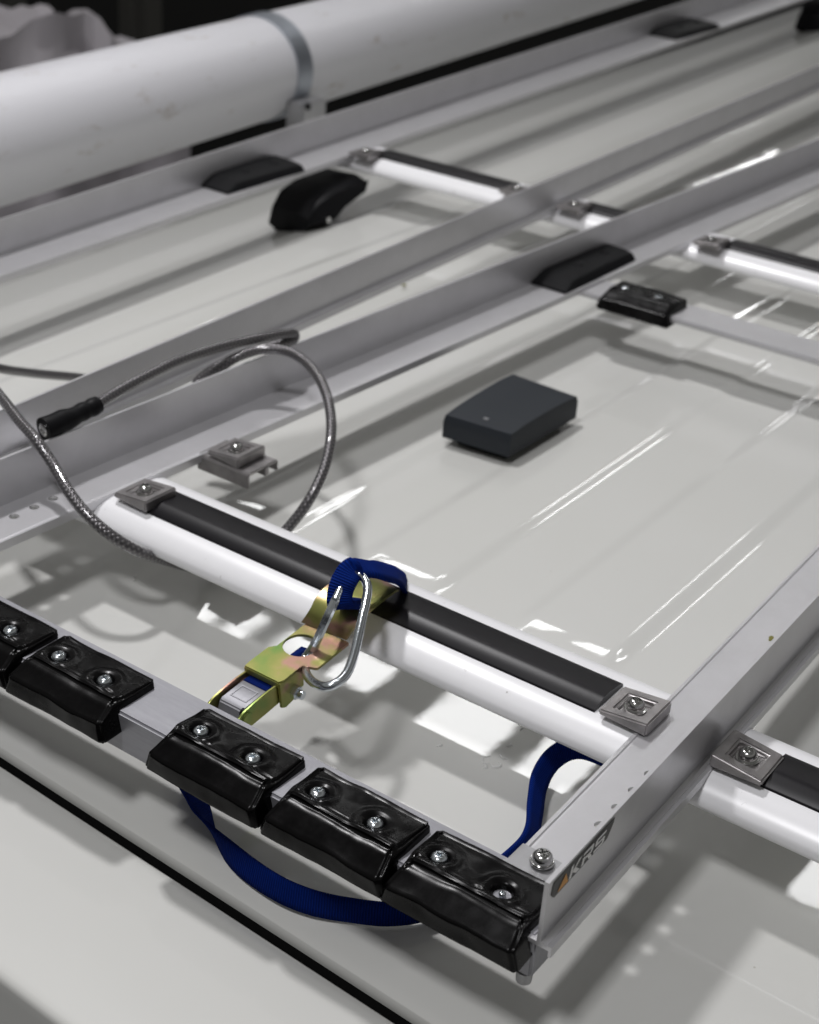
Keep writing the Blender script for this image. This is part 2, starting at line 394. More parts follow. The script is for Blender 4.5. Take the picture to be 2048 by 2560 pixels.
TA = thing('ladder_rack', (1.0, .95, 0), 'near aluminium ladder rack frame with black rubber bumpers along its end bar', 'ladder rack', 'aluminium ladder rack frames bolted on the crossbars')
ogA = (1.0, .95, 0)
R1w = lambda x: lin(w1[0], w1[1], x)-.0005
rail(TA, ogA, .948, 8.2, lambda x: lin(i1[0], i1[1], x), R1w, lambda x: lin(o1[0], o1[1], x), .076, [(hx, .4885) for hx in (1.129, 1.165, 1.201, 1.237)])
e2 = (at(0, 1367.7), at(2048, 465.3)); w2 = (at(240, 1051.4, .073), at(2048, 344.9, .073))
R2w = lambda x: lin(w2[0], w2[1], x); R2e = lambda x: lin(e2[0], e2[1], x)
rail(TA, ogA, .948, 9.5, R2e, lambda x: R2w(x), lambda x: R2w(x)+.012, .073, [(hx, 1.4055) for hx in (1.172, 1.207, 1.241)])
# end bar (square tube) and its corner plate
bm = B(); box(bm, .950, 1.028, .4565, 1.39, -.047, .0062)
eb = obj('end_bar', bm, TUBE, TA, ogA, bev=.003, seg=3)
bm = B(); prism_z(bm, [(1.0125, .4565), (1.0512, .4565), (1.0512, .5335), (1.0215, .5335), (1.0185, .5365), (1.0125, .5365)], .0064, .0088)
obj('corner_plate', bm, ALU, TA, ogA, bev=.0006, seg=1)
bm = B(); cyl(bm, (.957, .4665, -.060), (.957, .4665, -.044), .0075, .0085, 20); obj('stub_foot', bm, ALU, TA, ogA, bev=.0015, seg=2)
def screw_head(bm, c, r, cross=True):
    c = Vector(c); prof = [(r, -.25*r), (r*1.0, .12*r), (r*.93, .36*r), (r*.78, .55*r), (r*.5, .70*r), (r*.46, .70*r)]
    n = 40; rings = []
    for rr, hh in prof: rings.append([c+Vector((math.cos(2*PI*i/n)*rr, math.sin(2*PI*i/n)*rr, hh)) for i in range(n)])
    # cross recess: star shaped inner ring sunk into the head
    st = []
    for i in range(n):
        a = 2*PI*i/n; k = abs(math.cos(2*a)); rr = r*(.15+.42*k**3); st.append((a, rr))
    rings.append([c+Vector((math.cos(a)*rr, math.sin(a)*rr, .70*r)) for a, rr in st])
    rings.append([c+Vector((math.cos(a)*rr*.8, math.sin(a)*rr*.8, .25*r)) for a, rr in st])
    loft(bm, rings)
def pan_screw(name, c, r, parent, og, m, rot=0, washer=0):
    bm = B(); screw_head(bm, (0, 0, 0), r)
    bmesh.ops.rotate(bm, verts=bm.verts, cent=(0, 0, 0), matrix=Matrix.Rotation(rot, 3, 'Z'))
    bmesh.ops.translate(bm, verts=bm.verts, vec=c)
    s_ = obj(name, bm, m, parent, og, angle=30)
    if washer:
        bm = B(); lathe(bm, (c[0], c[1], c[2]-.35*r), (0, 0, 1), [(washer*.6, -.001), (washer*.96, -.001), (washer, .0002), (washer*.95, .0016), (washer*.7, .0022)], 32)
        wq = obj('washer', bm, m, s_, og, angle=30)
    return s_
cs = at(1140*1.1872, 1816*1.1872, .016)
pan_screw('corner_screw', (1.037, .5035, .0155), .0105, TA, ogA, STEEL, .9, .0125)

# black dipped bumper block, modelled once
def make_bumper(parent, og, x, yc, seed=0, sunk=False, flip=1):
    LY = .0705
    SC = [(-.0015, +.0465), (-.0015, -.0265)]
    def fn(a, b, c):
        # a: along Y, b: along X (front = -1), c: up
        e_ = .93; rr = lambda t: math.copysign(abs(t)**.9, t)
        flare = .0095*(1-(c+1)/2)                       # wider at the bottom
        X = .030+.0 if b > 0 else 0
        # profile in x,z : front wall, chamfer, top, back
        zt = .0175; zb = -.0225
        x_front = -.0565; x_back = .0345
        xx = x_front+(x_back-x_front)*(b+1)/2
        zz = zb+(zt-zb)*(c+1)/2
        # chamfered, bulging front shoulder
        if c > -1:
            f = (c+1)/2
            if b < 0:
                lean = .031*max(0, (f-.60)/.40)**.9*(-b)
                xx += lean
        if c >= .999:
            back = sstep(-.55, .9, b)
            zz -= .0045*back                              # thins towards the back edge
            zz += .0010*math.exp(-((b+.62)/.16)**2)      # raised shoulder ridge
            zz -= .0016*math.exp(-((b+.32)/.2)**2)
        ye = LY+flare*(1-.4*(b+1)/2)-.010*max(0, b)*0
        # the ends draw in towards the front on the top, like a moulded cap
        if c > -1: ye -= .0045*((c+1)/2)**2*max(0, -b)
        yy = a*ye
        p = Vector((xx, yy, zz))
        # round the box corners
        r = .006
        for ax, lim in ((0, 1), ):
            pass
        ex = max(0, abs(b)-.90)/.10; ey = max(0, abs(a)-.93)/.07; ez = max(0, abs(c)-.80)/.20
        if ex and ez: k = .0022*ex*ez; p.z -= math.copysign(k*1.3, c); p.x -= math.copysign(k, b)
        if ey and ez: k = .0026*ey*ez; p.z -= math.copysign(k*1.3, c); p.y -= math.copysign(k, a)
        if ex and ey: k = .0030*ex*ey; p.x -= math.copysign(k, b); p.y -= math.copysign(k, a)
        # lumpy dip coating
        nn = noise.noise(Vector((xx*26+seed*7.1, yy*20+seed, zz*26)))*.0024+noise.noise(Vector((xx*70+seed*3, yy*55, zz*70)))*.0005
        wr = math.sin(yy*62+xx*45+seed)*.0011*sstep(-1, .2, -abs(b+.2))
        p.z += (nn+wr) if c > 0 else 0
        if b <= -.999: p.x += nn*1.1
        if c >= .999:
            for (sx_, sy_) in SC:
                d = math.hypot(xx-sx_, yy-sy_)
                p.z += .0020*math.exp(-((d-.0185)/.0055)**2)
                p.z -= .0072*(1-sstep(.0086, .0118, d))
                p.z -= .0014*math.exp(-(d/.026)**2)
        return p
    bm = B(); grid_box(bm, 96, 64, 20, lambda a, b, c: fn(a, b, c))
    for v_ in bm.verts: v_.co = Vector((v_.co.x+x, v_.co.y*flip+yc, v_.co.z))
    # fn yields (x,y,z) already ordered
    o = obj('bumper_block', bm, DIP, parent, og, angle=0)
    for k, (sx_, sy_) in enumerate(SC):
        zc = .0108 if not (sunk and k == 1) else .0092
        pan_screw('bumper_screw', (x+sx_, yc+sy_*flip, zc), .0088 if not (sunk and k == 1) else .0036, o, og, ZINC, .3+.5*k+seed)
    return o
for k, (y0, y1) in enumerate([(1.288, 1.145), (1.133, .993), (.918, .775), (.757, .617), (.597, .456)]):
    yc = (y0+y1)/2
    if k == 4: yc = .5365
    make_bumper(TA, ogA, .977, yc, seed=k*1.7+.3, sunk=(k == 4))
# rear cross member of the near rack, with its own bumper
bm = B(); box(bm, 2.515, 2.603, .46, 1.375, -.012, -.001); obj('rear_cross_bar', bm, ALUF, TA, ogA, bev=.002)
make_bumper(TA, ogA, 2.556, 1.187, seed=4.4)
# decal with the maker's letters on the outside of the near rail
def web_pt(s, t, off=.0006):
    # s along the rail in units, t height 0..1 of the decal; plane of the rail's outer face
    x = s; return Vector((x, R1w(x)-off, t))
dz0, dz1 = .0505, .0715
d0, d1 = .9575, 1.0690
bm = B()
pts = [(d0, .0535), (d0-.003, .058), (d0-.001, dz1), (d1+.004, dz1+.0005), (d1+.003, .066), (d1-.006, dz0+.003), (d1-.009, dz0+.0015), (d0+.004, dz0)]
vs_ = [bm.verts.new(web_pt(x, z, .0006)) for x, z in pts]; bm.faces.new(vs_)
dec = obj('maker_decal', bm, DECK, TA, ogA, smooth=False)
bm = B(); vs_ = [bm.verts.new(web_pt(x, z, .0011)) for x, z in ((.9655, .0535), (.9855, .0535), (.9790, .0675))]; bm.faces.new(vs_)
obj('decal_triangle', bm, DECO, dec, ogA, smooth=False)
def letters(txt, x0, z0, hgt, wid):
    strokes = {'K': [[(0, 0), (.24, 0), (.24, 1), (0, 1)], [(.24, .42), (.66, 1), (1.0, 1), (.50, .48)], [(.30, .62), (.24, .38), (.68, 0), (1.02, 0), (.50, .55)]],
               'R': [[(0, 0), (.24, 0), (.24, .62), (0, .62)], [(0, .78), (.82, .78), (.98, .88), (.92, 1), (0, 1)], [(.74, .42), (.98, .52), (.98, .88), (.74, .80)], [(.24, .36), (.86, .36), (.98, .52), (.24, .56)], [(.46, .36), (.76, .36), (1.02, 0), (.72, 0)]],
               'S': [[(0, 0), (.86, 0), (1, .10), (1, .22), (0, .22)], [(.76, .22), (1, .22), (1, .52), (.86, .60), (.76, .60)], [(.12, .40), (.90, .40), (.86, .60), (0, .60)], [(0, .58), (.24, .58), (.24, .80), (0, .88)], [(0, .80), (1, .80), (1, 1), (.12, 1), (0, .90)]]}
    bm = B()
    for i, ch in enumerate(txt):
        for q_ in strokes[ch]:
            P2 = [(x0+i*wid*1.14+px*wid+.22*hgt*pz, z0+pz*hgt) for px, pz in q_]
            bm.faces.new([bm.verts.new(web_pt(x, z, .0011+.00005*strokes[ch].index(q_))) for x, z in P2])
    return bm
obj('decal_letters', letters('KRS', .9860, .0535, .0145, .0205), DECW, dec, ogA, smooth=False)

# far rack: two rails
TB = thing('ladder_rack', (2.0, 1.9, 0), 'far aluminium ladder rack frame lying beside the white pipe', 'ladder rack', 'aluminium ladder rack frames bolted on the crossbars')
ogB = (2.0, 1.9, 0)
w3 = (at(28.6, 1018.8, .073), at(2048, 163, .073)); R3w = lambda x: lin(w3[0], w3[1], x)
rail(TB, ogB, .95, 10.0, lambda x: R3w(x)+.098, R3w, lambda x: R3w(x)-.012, .073)
e4 = (at(0, 698), at(1600, 141.6)); w4 = (at(0, 547, .073), at(1600, 39, .082)); R4w = lambda x: lin(w4[0], w4[1], x)
rail(TB, ogB, .95, 10.5, lambda x: lin(e4[0], e4[1], x), R4w, lambda x: R4w(x)+.012, lambda x: .073+.009*(x-1.86)/(4.92-1.86))

# ------------------------------------------------------------------ rail clamps
def make_clamp():
    t = thing('rail_clamp', (0, 0, 0), '-', 'clamp', 'cast clamps holding the rails on the crossbars')
    bm = B(); h = .0305; k = .0168
    def zt(y): return .0130-.0035*(y/h)          # wedge: higher towards -y
    outer = [(-h, -h), (h, -h), (h, h), (-h, h)]; inner = [(-k, -k), (k, -k), (k, k), (-k, k)]
    O = [bm.verts.new((x, y, zt(y))) for x, y in outer]; I = [bm.verts.new((x, y, zt(y))) for x, y in inner]
    OB = [bm.verts.new((x*1.0, y, -.0005 if y < 0 else .0025)) for x, y in outer]; IB = [bm.verts.new((x*.94, y*.94, .0062)) for x, y in inner]
    for i in range(4):
        j = (i+1) % 4
        bm.faces.new((O[i], O[j], I[j], I[i])); bm.faces.new((I[i], I[j], IB[j], IB[i])); bm.faces.new((O[j], O[i], OB[i], OB[j]))
    bm.faces.new(IB); bm.faces.new(OB[::-1])
    obj('clamp_body', bm, CAST, t, bev=.0022, seg=3)
    bm = B(); n = 36
    prof = [(.0096, -.003), (.0104, .0005), (.0100, .0045), (.0084, .0080), (.0060, .0099), (.0048, .0101), (.0042, .0060), (.002, .0060)]
    lathe(bm, (0, 0, .0100), (.12, 0, 1), prof, n)
    b_ = obj('clamp_bolt', bm, STEEL, t, angle=40)
    bm = B(); lathe(bm, (0, 0, .0078), (.08, 0, 1), [(.007, -.001), (.0128, -.001), (.0131, .0004), (.0128, .0016), (.009, .0018)], 32)
    obj('washer', bm, STEEL, b_, angle=40)
    return t
cl0 = make_clamp(); first = [True]
def clamp(px, py, label, rz=0, z=.006, dx=0, dy=0):
    o = cl0 if first[0] else copy_tree(cl0); first[0] = False
    p = at(px, py, z+.012); o.location = Vector((p.x+dx, p.y+dy, z))*S; o.rotation_euler = (0, 0, rz); o['label'] = label; return o
clamp(1589, 1764, 'cast clamp on the near crossbar at the inner edge of the long right-hand rail')
clamp(1870, 1888, 'cast clamp on the near crossbar against the outer face of the lettered rail', PI)
clamp(363, 1226, 'cast clamp at the left end of the near black strip, under the wire rope loop')
clamp(1779, 600, 'cast clamp on the far crossbar at the rail carrying the black stop')
clamp(1436, 511, 'small cast clamp in the narrow gap between the two racks')
clamp(914, 378, 'cast clamp on the far crossbar beside the black bar foot')
clamp(1292, 472, 'cast clamp mostly hidden behind the far rack rail')
# the stray clamp with a channel bracket, holding nothing
sc_ = clamp(591, 1121, 'loose-ended clamp with a folded bracket under it, gripping the rail away from any bar', z=.006)
sc_['category'] = 'clamp'
bm = B(); x0, x1, ya, yb, zt_ = -.031, .036, -.050, .048, -.001
loft(bm, [[(x0, y_, -.026), (x0, y_, zt_-.003), (x0+.003, y_, zt_), (x1-.003, y_, zt_), (x1, y_, zt_-.003), (x1, y_, -.019), (x1-.004, y_, -.019), (x1-.004, y_, zt_-.005), (x0+.004, y_, zt_-.005), (x0+.004, y_, -.026)] for y_ in (ya, yb)])
obj('channel_bracket', bm, CAST, sc_, (0, 0, 0), bev=.001, seg=2)
bm = B(); box(bm, .004, .013, -.052, -.02, -.017, -.004); obj('spring_tab', bm, CAST, sc_, (0, 0, 0), bev=.001, seg=2)

# ------------------------------------------------------------------ load stops on the rails
def load_stop(x0, x1, we, ww, label, z=.0052):
    og = ((x0+x1)/2, (we+ww)/2, z); t = thing('load_stop', og, label, 'load stop', 'black plastic stops seated on the rails')
    bm = B(); s = 1
    yF, yB = we+.004, ww-.001; m_ = yF+(yB-yF)*.42; L_ = x1-x0
    # low wedge with sloped ends
    def sec(x, k): return [(x, yF, z), (x, yF+.012*k, z+.003+.012*k), (x, m_, z+.004+.016*k), (x, yB, z+.004+.018*k), (x, yB, z)]
    loft(bm, [sec(x0, .05), sec(x0+.04, .9), sec(x0+.06, 1), sec(x1-.02, 1), sec(x1, .85)])
    obj('stop_body', bm, BLK, t, og, bev=.0015, seg=2)
    for fx in (.42, .80):
        bm = B(); lathe(bm, (x0+L_*fx, m_+.012, z+.0205), (0, 0, 1), [(.0125, -.003), (.0125, .0012), (.0105, .0018), (.0085, .0004), (.0085, -.002), (.004, -.002)], 24)
        obj('stop_screw', bm, BLK, t, og, angle=40)
    return t
load_stop(2.46, 2.745, 1.305, 1.392, 'black stop with two screws on the near rack rail, just above the lone rubber bumper')
def R4e(x): return lin(e4[0], e4[1], x)
load_stop(2.46, 2.73, R4e(2.6), R4w(2.6), 'black stop on the far rack rail beside the black bar foot')
load_stop(4.96, 5.31, R4e(5.1), R4w(5.1), 'black stop near the top edge of the view on the far rack rail')

# ------------------------------------------------------------------ bar feet
def bar_foot(x, y, label, dz=0.0):
    og = (x, y, -.13); t = thing('bar_foot', og, label, 'bar foot', 'black feet carrying the crossbars')
    bm = B()
    rz = lambda xx, yy: roofz(xx, yy)+.001
    def sec(xx, zl, zh, wd):
        f_ = lambda yy: max(zl, rz(xx, yy)) if zl > -1 else rz(xx, yy)
        return [(xx, y-.045*wd, f_(y-.045*wd)), (xx, y-.070*wd, f_(y-.07*wd)+.018), (xx, y-.060*wd, zh-.010), (xx, y-.02, zh), (xx, y+.06, zh-.005), (xx, y+.07, f_(y+.07)+.018), (xx, y+.045, f_(y+.045))]
    loft(bm, [sec(x-.135, -2, -.098, .85), sec(x-.105, -2, -.064, 1), sec(x-.055, -2, -.050, 1.1), sec(x-.03, -.112, -.046, 1.15), sec(x+.05, -.090, -.043, 1.15), sec(x+.085, -.070, -.048, .9)])
    obj('foot_body', bm, BLK, t, og, bev=.004, seg=2)
    bm = B(); yy = y-.058; cyl(bm, (x-.085, yy, rz(x, yy)+.022), (x-.085, yy-.018, rz(x, yy)+.022), .007); obj('foot_bolt', bm, STEEL, t, og, bev=.001)
    return t
bar_foot(2.87, 2.215, 'black plastic foot under the far end of the far crossbar')
bar_foot(6.62, 2.44, 'black plastic foot at the top right corner of the view')

# ------------------------------------------------------------------ sensor box on the roof
def G_rect(): return None
og = (2.08, 1.187, -.12)
t = thing('sensor_box', og, 'dark blue-grey flat plastic box with rounded edges standing alone on the white roof', 'sensor box')
top = [at(1283, 932, -.062), at(1447, 990, -.062), at(1279, 1087, -.062), at(1110, 1036, -.062)]
bm = B(); nS = 20
def bi(u, v_): return (top[3]*(1-u)*(1-v_)+top[0]*u*(1-v_)+top[2]*(1-u)*v_+top[1]*u*v_)
def fnb(a, b, c):
    p = bi((a+1)/2, (b+1)/2); cc = bi(.5, .5); q_ = cc+(p-cc)*(1.0 if c < .9 else .972)
    z = -.104+.041*(c+1)/2
    if c > .99: z += .0045*(1-abs(a)**2.6)
    return Vector((q_.x, q_.y, z))
grid_box(bm, 28, 20, 4, fnb)
obj('box_lid', bm, BOX, t, og, angle=40, bev=0)
bm = B(); c_ = bi(.5, .5)
def fnc(a, b, c):
    p = bi((a*.80+1)/2, (b*.72+1)/2); return Vector((p.x, p.y, -.1215+.019*(c+1)/2))
grid_box(bm, 6, 6, 2, fnc); obj('box_base', bm, BLK, t, og, bev=0)
bm = B(); pc = bi(.12, .5); box(bm, pc.x-.003, pc.x+.003, pc.y-.004, pc.y+.004, -.0610, -.0600); obj('box_mark', bm, ALU, t, og)

# ------------------------------------------------------------------ wire rope with a sheathed end
dd = 1.1872
def pz(dx, dy, z): return at(dx*dd, dy*dd, z)
cable_pts = [pz(196, 858, .085), pz(235, 832, .088), pz(300, 796, .095), pz(370, 762, .10), pz(440, 738, .10), pz(500, 722, .10), pz(560, 710, .10), pz(600, 703, .096), pz(620, 704, .088), pz(616, 716, .080), pz(585, 726, .077),
             pz(540, 738, .073), pz(490, 756, .066), pz(455, 774, .055), pz(428, 792, .040), pz(415, 806, .030), pz(430, 800, .036), pz(462, 776, .060), pz(500, 752, .080), pz(545, 737, .088), pz(595, 737, .092), pz(635, 755, .09), pz(668, 790, .085), pz(688, 832, .075), pz(697, 880, .062), pz(695, 935, .045), pz(680, 995, .020), pz(650, 1055, -.010), pz(612, 1106, -.045), pz(570, 1150, -.075), pz(525, 1185, -.098),
             pz(480, 1203, -.109), pz(440, 1203, -.105), pz(395, 1192, -.075), pz(345, 1178, -.046), pz(290, 1160, -.018), pz(235, 1128, .004), pz(185, 1085, .024), pz(145, 1035, .042), pz(110, 975, .060), pz(75, 925, .080), pz(40, 885, .086), pz(10, 846, .090), pz(-30, 800, .09), pz(-80, 760, .08), pz(-100, 735, .06), pz(-60, 755, .03), pz(0, 776, .0), pz(60, 785, -.03), pz(110, 790, -.05), pz(165, 795, -.07), pz(230, 805, -.09)]
tcb = thing('wire_rope', cable_pts[0], 'grey braided wire rope in clear coating, looped over the rail and under the near crossbar', 'cable')
og = tuple(cable_pts[0])
bm = B(); tube(bm, spline(cable_pts, 10), .0078, 16); obj('rope', bm, CAB, tcb, og, angle=0)
slv = spline([pz(92, 905, .080), pz(110, 898, .081), pz(130, 888, .082), pz(150, 880, .083), pz(172, 868, .084), pz(190, 860, .085), pz(206, 852, .086)], 8)
bm = B(); tube(bm, slv, lambda t_: .0175-.001*sstep(0, .3, t_)-.0035*sstep(.35, .6, t_)+.0006*math.sin(t_*30)*sstep(.5, .7, t_), 22); sl = obj('rope_sleeve', bm, BLK, tcb, og, angle=40)
bm = B(); ax = (slv[0]-slv[1]).normalized(); lathe(bm, slv[0], ax, [(.0095, -.002), (.0095, .0012), (.006, .002), (.005, .0005), (.002, .0005)], 22); obj('sleeve_tip', bm, STEEL, sl, og, angle=40)

# ------------------------------------------------------------------ cam buckle with hook, carabiner, strap
og = tuple(at(680, 1660, -.01)); tb = thing('cam_buckle', og, 'yellow zinc plated cam buckle hooked over the near crossbar', 'buckle')
yL, yR = at(755, 1554, .012).y, at(867, 1600, .012).y
FZ = -.006
fl_, fr_ = at(608, 1668, FZ), at(704, 1708, FZ)
yl, yr = fl_.y, fr_.y; xf = (fl_.x+fr_.x)/2
sh = at(668, 1616, -.003); xs_ = sh.x
bend = at(811, 1577, .006); xb_ = bend.x
TH_ = .0035
def sheet(bm, cl_, y0f, y1f, th):
    """bent plate: centre line in x,z ; y limits per point"""
    secs = []
    for i, (x, z) in enumerate(cl_):
        a = cl_[max(i-1, 0)]; b = cl_[min(i+1, len(cl_)-1)]; tx, tz = b[0]-a[0], b[1]-a[1]; l_ = math.hypot(tx, tz); nx, nz2 = -tz/l_*th/2, tx/l_*th/2
        y0, y1 = y0f(i), y1f(i)
        secs.append([(x-nx, y0, z-nz2), (x+nx, y0, z+nz2), (x+nx, y1, z+nz2), (x-nx, y1, z-nz2)])
    loft(bm, secs)
# hook part over the bar
HR_ = [((755, 1555, .006), (867, 1600, .006)), ((777, 1523, .022), (885, 1572, .022)), ((794, 1491, .033), (912, 1541, .033)), ((828, 1460, .040), (950, 1508, .038)), ((890, 1450, .038), (985, 1482, .034)), ((940, 1446, .028), (999, 1474, .027))]
LL = spline([at(*a_) for a_, b_ in HR_], 5); RR = spline([at(*b_) for a_, b_ in HR_], 5); secs = []
for i in range(len(LL)):
    T_ = (LL[min(i+1, len(LL)-1)]+RR[min(i+1, len(RR)-1)]-LL[max(i-1, 0)]-RR[max(i-1, 0)]).normalized(); nn_ = T_.cross(RR[i]-LL[i]).normalized()*(TH_/2)
    secs.append([LL[i]-nn_, LL[i]+nn_, RR[i]+nn_, RR[i]-nn_])
bm = B(); loft(bm, secs); obj('hook', bm, YZ, tb, og, angle=50)
# flat plate with the round hole (a ring of quads round the hole)
def ptz(x): return -.006+(x-xf)/(xb_-xf)*.010
hc = at(752, 1617, 0.0); HR = .0215
hx_, hy_ = hc.x, hc.y
def boundary(a):
    # ray from the hole centre to plate outline
    c_, s_ = math.cos(a), math.sin(a); best = 9
    poly = [(xb_, yL), (xs_+.004, yL), (xs_, yl), (xf, yl), (xf, yr), (xs_-.006, yr), (xs_+.0, yR), (xb_, yR)]
    for (ax_, ay_), (bx_, by_) in zip(poly, poly[1:]+poly[:1]):
        dx, dy = bx_-ax_, by_-ay_; den = c_*dy-s_*dx
        if abs(den) < 1e-9: continue
        t_ = ((ax_-hx_)*dy-(ay_-hy_)*dx)/den; u_ = ((ax_-hx_)*s_-(ay_-hy_)*c_)/den
        if t_ > 0 and -1e-6 <= u_ <= 1+1e-6: best = min(best, t_)
    return best
bm = B(); n = 96; rings = [[], [], [], []]
for i in range(n):
    a = 2*PI*i/n; c_, s_ = math.cos(a), math.sin(a); rb = boundary(a)
    for k, (r_, dz_) in enumerate(((HR, TH_/2), (rb, TH_/2), (rb, -TH_/2), (HR, -TH_/2))):
        x, y = hx_+c_*min(r_, rb), hy_+s_*min(r_, rb); rings[k].append(bm.verts.new((x, y, ptz(x)+dz_)))
for k in range(4):
    for i in range(n):
        j = (i+1) % n; bm.faces.new((rings[k][i], rings[k][j], rings[(k+1) % 4][j], rings[(k+1) % 4][i]))
obj('hook_plate', bm, YZ, tb, og, angle=50)
# folded side walls and front lip of the housing
for s_, yy in ((1, yl), (-1, yr)):
    bm = B(); zt_ = ptz(xf)
    pts = [(xf-.0015, zt_), (xs_-.004, ptz(xs_)), (xs_-.001, -.030), (xs_-.010, -.040), (xf+.012, -.046), (xf+.004, -.042)]
    loft(bm, [[(x, yy, z) for x, z in pts], [(x, yy-s_*TH_, z) for x, z in pts]]); obj('side_wall', bm, YZ, tb, og, bev=.0009, seg=2)
bm = B(); box(bm, xf-.0015, xf+.0035, yr+.001, yl-.001, ptz(xf)-.0075, ptz(xf)+TH_/2-.0004); obj('housing_rim', bm, YZ, tb, og, bev=.0012)
bc = (xf+.026, yr-.001, -.030)
bm = B(); cyl(bm, (bc[0], yr+.004, bc[2]), (bc[0], yr-.007, bc[2]), .0090, n=6); cyl(bm, (bc[0], yr-.006, bc[2]), (bc[0], yr-.014, bc[2]), .0055, n=16); obj('side_bolt', bm, ZINC, tb, og, bev=.0008)
# arms and cast cam between them
for s_, yy in ((1, yl-.002), (-1, yr+.004)):
    bm = B()
    prof = [(xf+.010, -.0095), (xf-.018, -.0105), (xf-.040, -.0135), (xf-.058, -.0170), (xf-.067, -.0215), (xf-.069, -.029), (xf-.062, -.038), (xf-.048, -.043), (xf-.020, -.040), (xf+.010, -.036)]
    loft(bm, [[(x, yy, z) for x, z in prof], [(x, yy-s_*.0032, z) for x, z in prof]]); ar = obj('buckle_arm', bm, YZ, tb, og, bev=.0006, seg=1)
    bm = B(); yo_ = yy if s_ > 0 else yy; lathe(bm, (xf-.053, yo_, -.0275), (0, s_, 0), [(.0088, -.001), (.0088, .001), (.0075, .0022), (.002, .0026)], 24); obj('arm_rivet', bm, YZ, ar, og, angle=30)
bm = B(); ya_, yb_ = yl-.0075, yr+.0095; LEV = mat('cast_lever_metal', (.30, .30, .32), .5, .6)
L(LEV, bump(LEV, nz(LEV, objco(LEV), 260, 3), .3, .0004), P(LEV).inputs['Normal'])
prof = [(xf-.009, -.0165), (xf-.013, -.0150), (xf-.047, -.0185), (xf-.052, -.0215), (xf-.057, -.040), (xf-.040, -.046), (xf-.009, -.034)]
loft(bm, [[(x, yy, z) for x, z in prof] for yy in (ya_, yb_)]); cm = obj('cam_lever', bm, LEV, tb, og, bev=.0016)
ym = (ya_+yb_)/2; sl_ = lambda x: -.0150-.0035*(xf-.013-x)/.034
bm2 = B()
for (xa, xb, ya3, yb3) in ((xf-.041, xf-.0395, ym-.012, ym+.012), (xf-.021, xf-.0195, ym-.012, ym+.012), (xf-.0395, xf-.021, ym-.012, ym-.0105), (xf-.0395, xf-.021, ym+.0105, ym+.012)):
    v8 = box(bm2, xa, xb, ya3, yb3, -.0002, .0006)
    for q_ in v8: q_.co.z += sl_(q_.co.x)
obj('lever_relief', bm2, LEV, cm, og)
bm = B(); cyl(bm, (xf-.050, yb_+.004, -.024), (xf-.050, yb_-.001, -.024), .0052, n=16); obj('lever_slot', bm, BLK, cm, og)
bm = B(); box(bm, xf-.012, xf+.02, yr+.010, yl-.008, -.021, -.0145)
obj('strap_in_housing', bm, BLUE, tb, og, bev=.001)

bm = B(); P1 = [Vector((xf+.012+.012*i, yr+.022+.0012*i, -.019-.0006*i)) for i in range(8)]; ribbon(bm, P1, [Vector((0, 1, 0))]*8, .030); obj('strap_under_plate', bm, BLUE, tb, og, angle=0)
# carabiner
cp = [(896, 1436, .083), (911, 1448, .081), (919, 1470, .078), (916, 1500, .073), (906, 1545, .064), (896, 1590, .054), (884, 1640, .042), (868, 1682, .032), (845, 1706, .026), (815, 1717, .021), (788, 1709, .012), (770, 1692, .002), (762, 1672, -.010), (762, 1655, -.015), (766, 1640, -.013)]
cpts = [at(*p) for p in cp]
gp = [(771, 1636, -.006), (782, 1622, .004), (800, 1584, .026), (820, 1540, .048), (837, 1503, .062)]
nose = [(837, 1503, .062), (856, 1462, .076), (876, 1440, .083), (896, 1436, .083)]
og2 = tuple(cpts[5])
tk = thing('carabiner', og2, 'bright zinc carabiner clipped through the hole of the yellow buckle', 'carabiner')
bm = B(); tube(bm, spline([at(*p) for p in nose[:-1]]+cpts, 8), .0056, 18); obj('carabiner_body', bm, ZINC, tk, og2, angle=0)
bm = B(); tube(bm, spline([at(*p) for p in gp], 8), lambda t_: .0056 if t_ > .35 else .0062, 8); obj('gate', bm, ZINC, tk, og2, angle=30)

# blue strap: loop round the bar + carabiner, and the long hanging loop
def rib(ctrl, n=10):
    P1 = spline([at(*c[0]) if len(c[0]) == 3 else Vector(c[0]) for c in ctrl], n); W1 = spline([Vector(c[1]) for c in ctrl], n); return P1, W1
Xd, Yd, Zd = Vector((1, 0, 0)), Vector((0, 1, 0)), Vector((0, 0, 1))
og3 = tuple(at(800, 1900, -.07)); ts = thing('webbing_strap', og3, 'dark blue webbing strap hanging in a slack loop below the bumpers', 'strap')
c = [((660, 1690, -.022), (0, 1, 0)), ((632, 1730, -.050), (0, 1, .0)), ((560, 1800, -.080), (-.1, 1, .1)), ((478, 1930, -.098), (-.5, .9, .3)), ((497, 2010, -.104), (-.3, .9, .5)), ((535, 2085, -.108), (.0, .7, .8)), ((600, 2155, -.108), (.3, .25, 1)), ((690, 2218, -.106), (.25, 0, 1)), ((780, 2256, -.104), (.2, 0, 1)), ((880, 2276, -.103), (.1, 0, 1)), ((980, 2285, -.103), (.1, 0, 1)), ((1080, 2268, -.103), (0, .1, 1)),
     ((1190, 2215, -.103), (-.2, .2, 1)), ((1290, 2140, -.100), (-.3, .3, 1)), ((1327, 2090, -.096), (-.3, .4, 1)), ((1338, 2020, -.092), (-.3, .6, .9)), ((1350, 1950, -.088), (-.3, .6, .9)), ((1385, 1895, -.084), (-.2, .5, 1)), ((1440, 1870, -.080), (-.1, .3, 1)), ((1510, 1890, -.074), (0, .1, 1)), ((1560, 1925, -.07), (0, .1, 1)), ((1660, 1975, -.07), (0, .1, 1))]
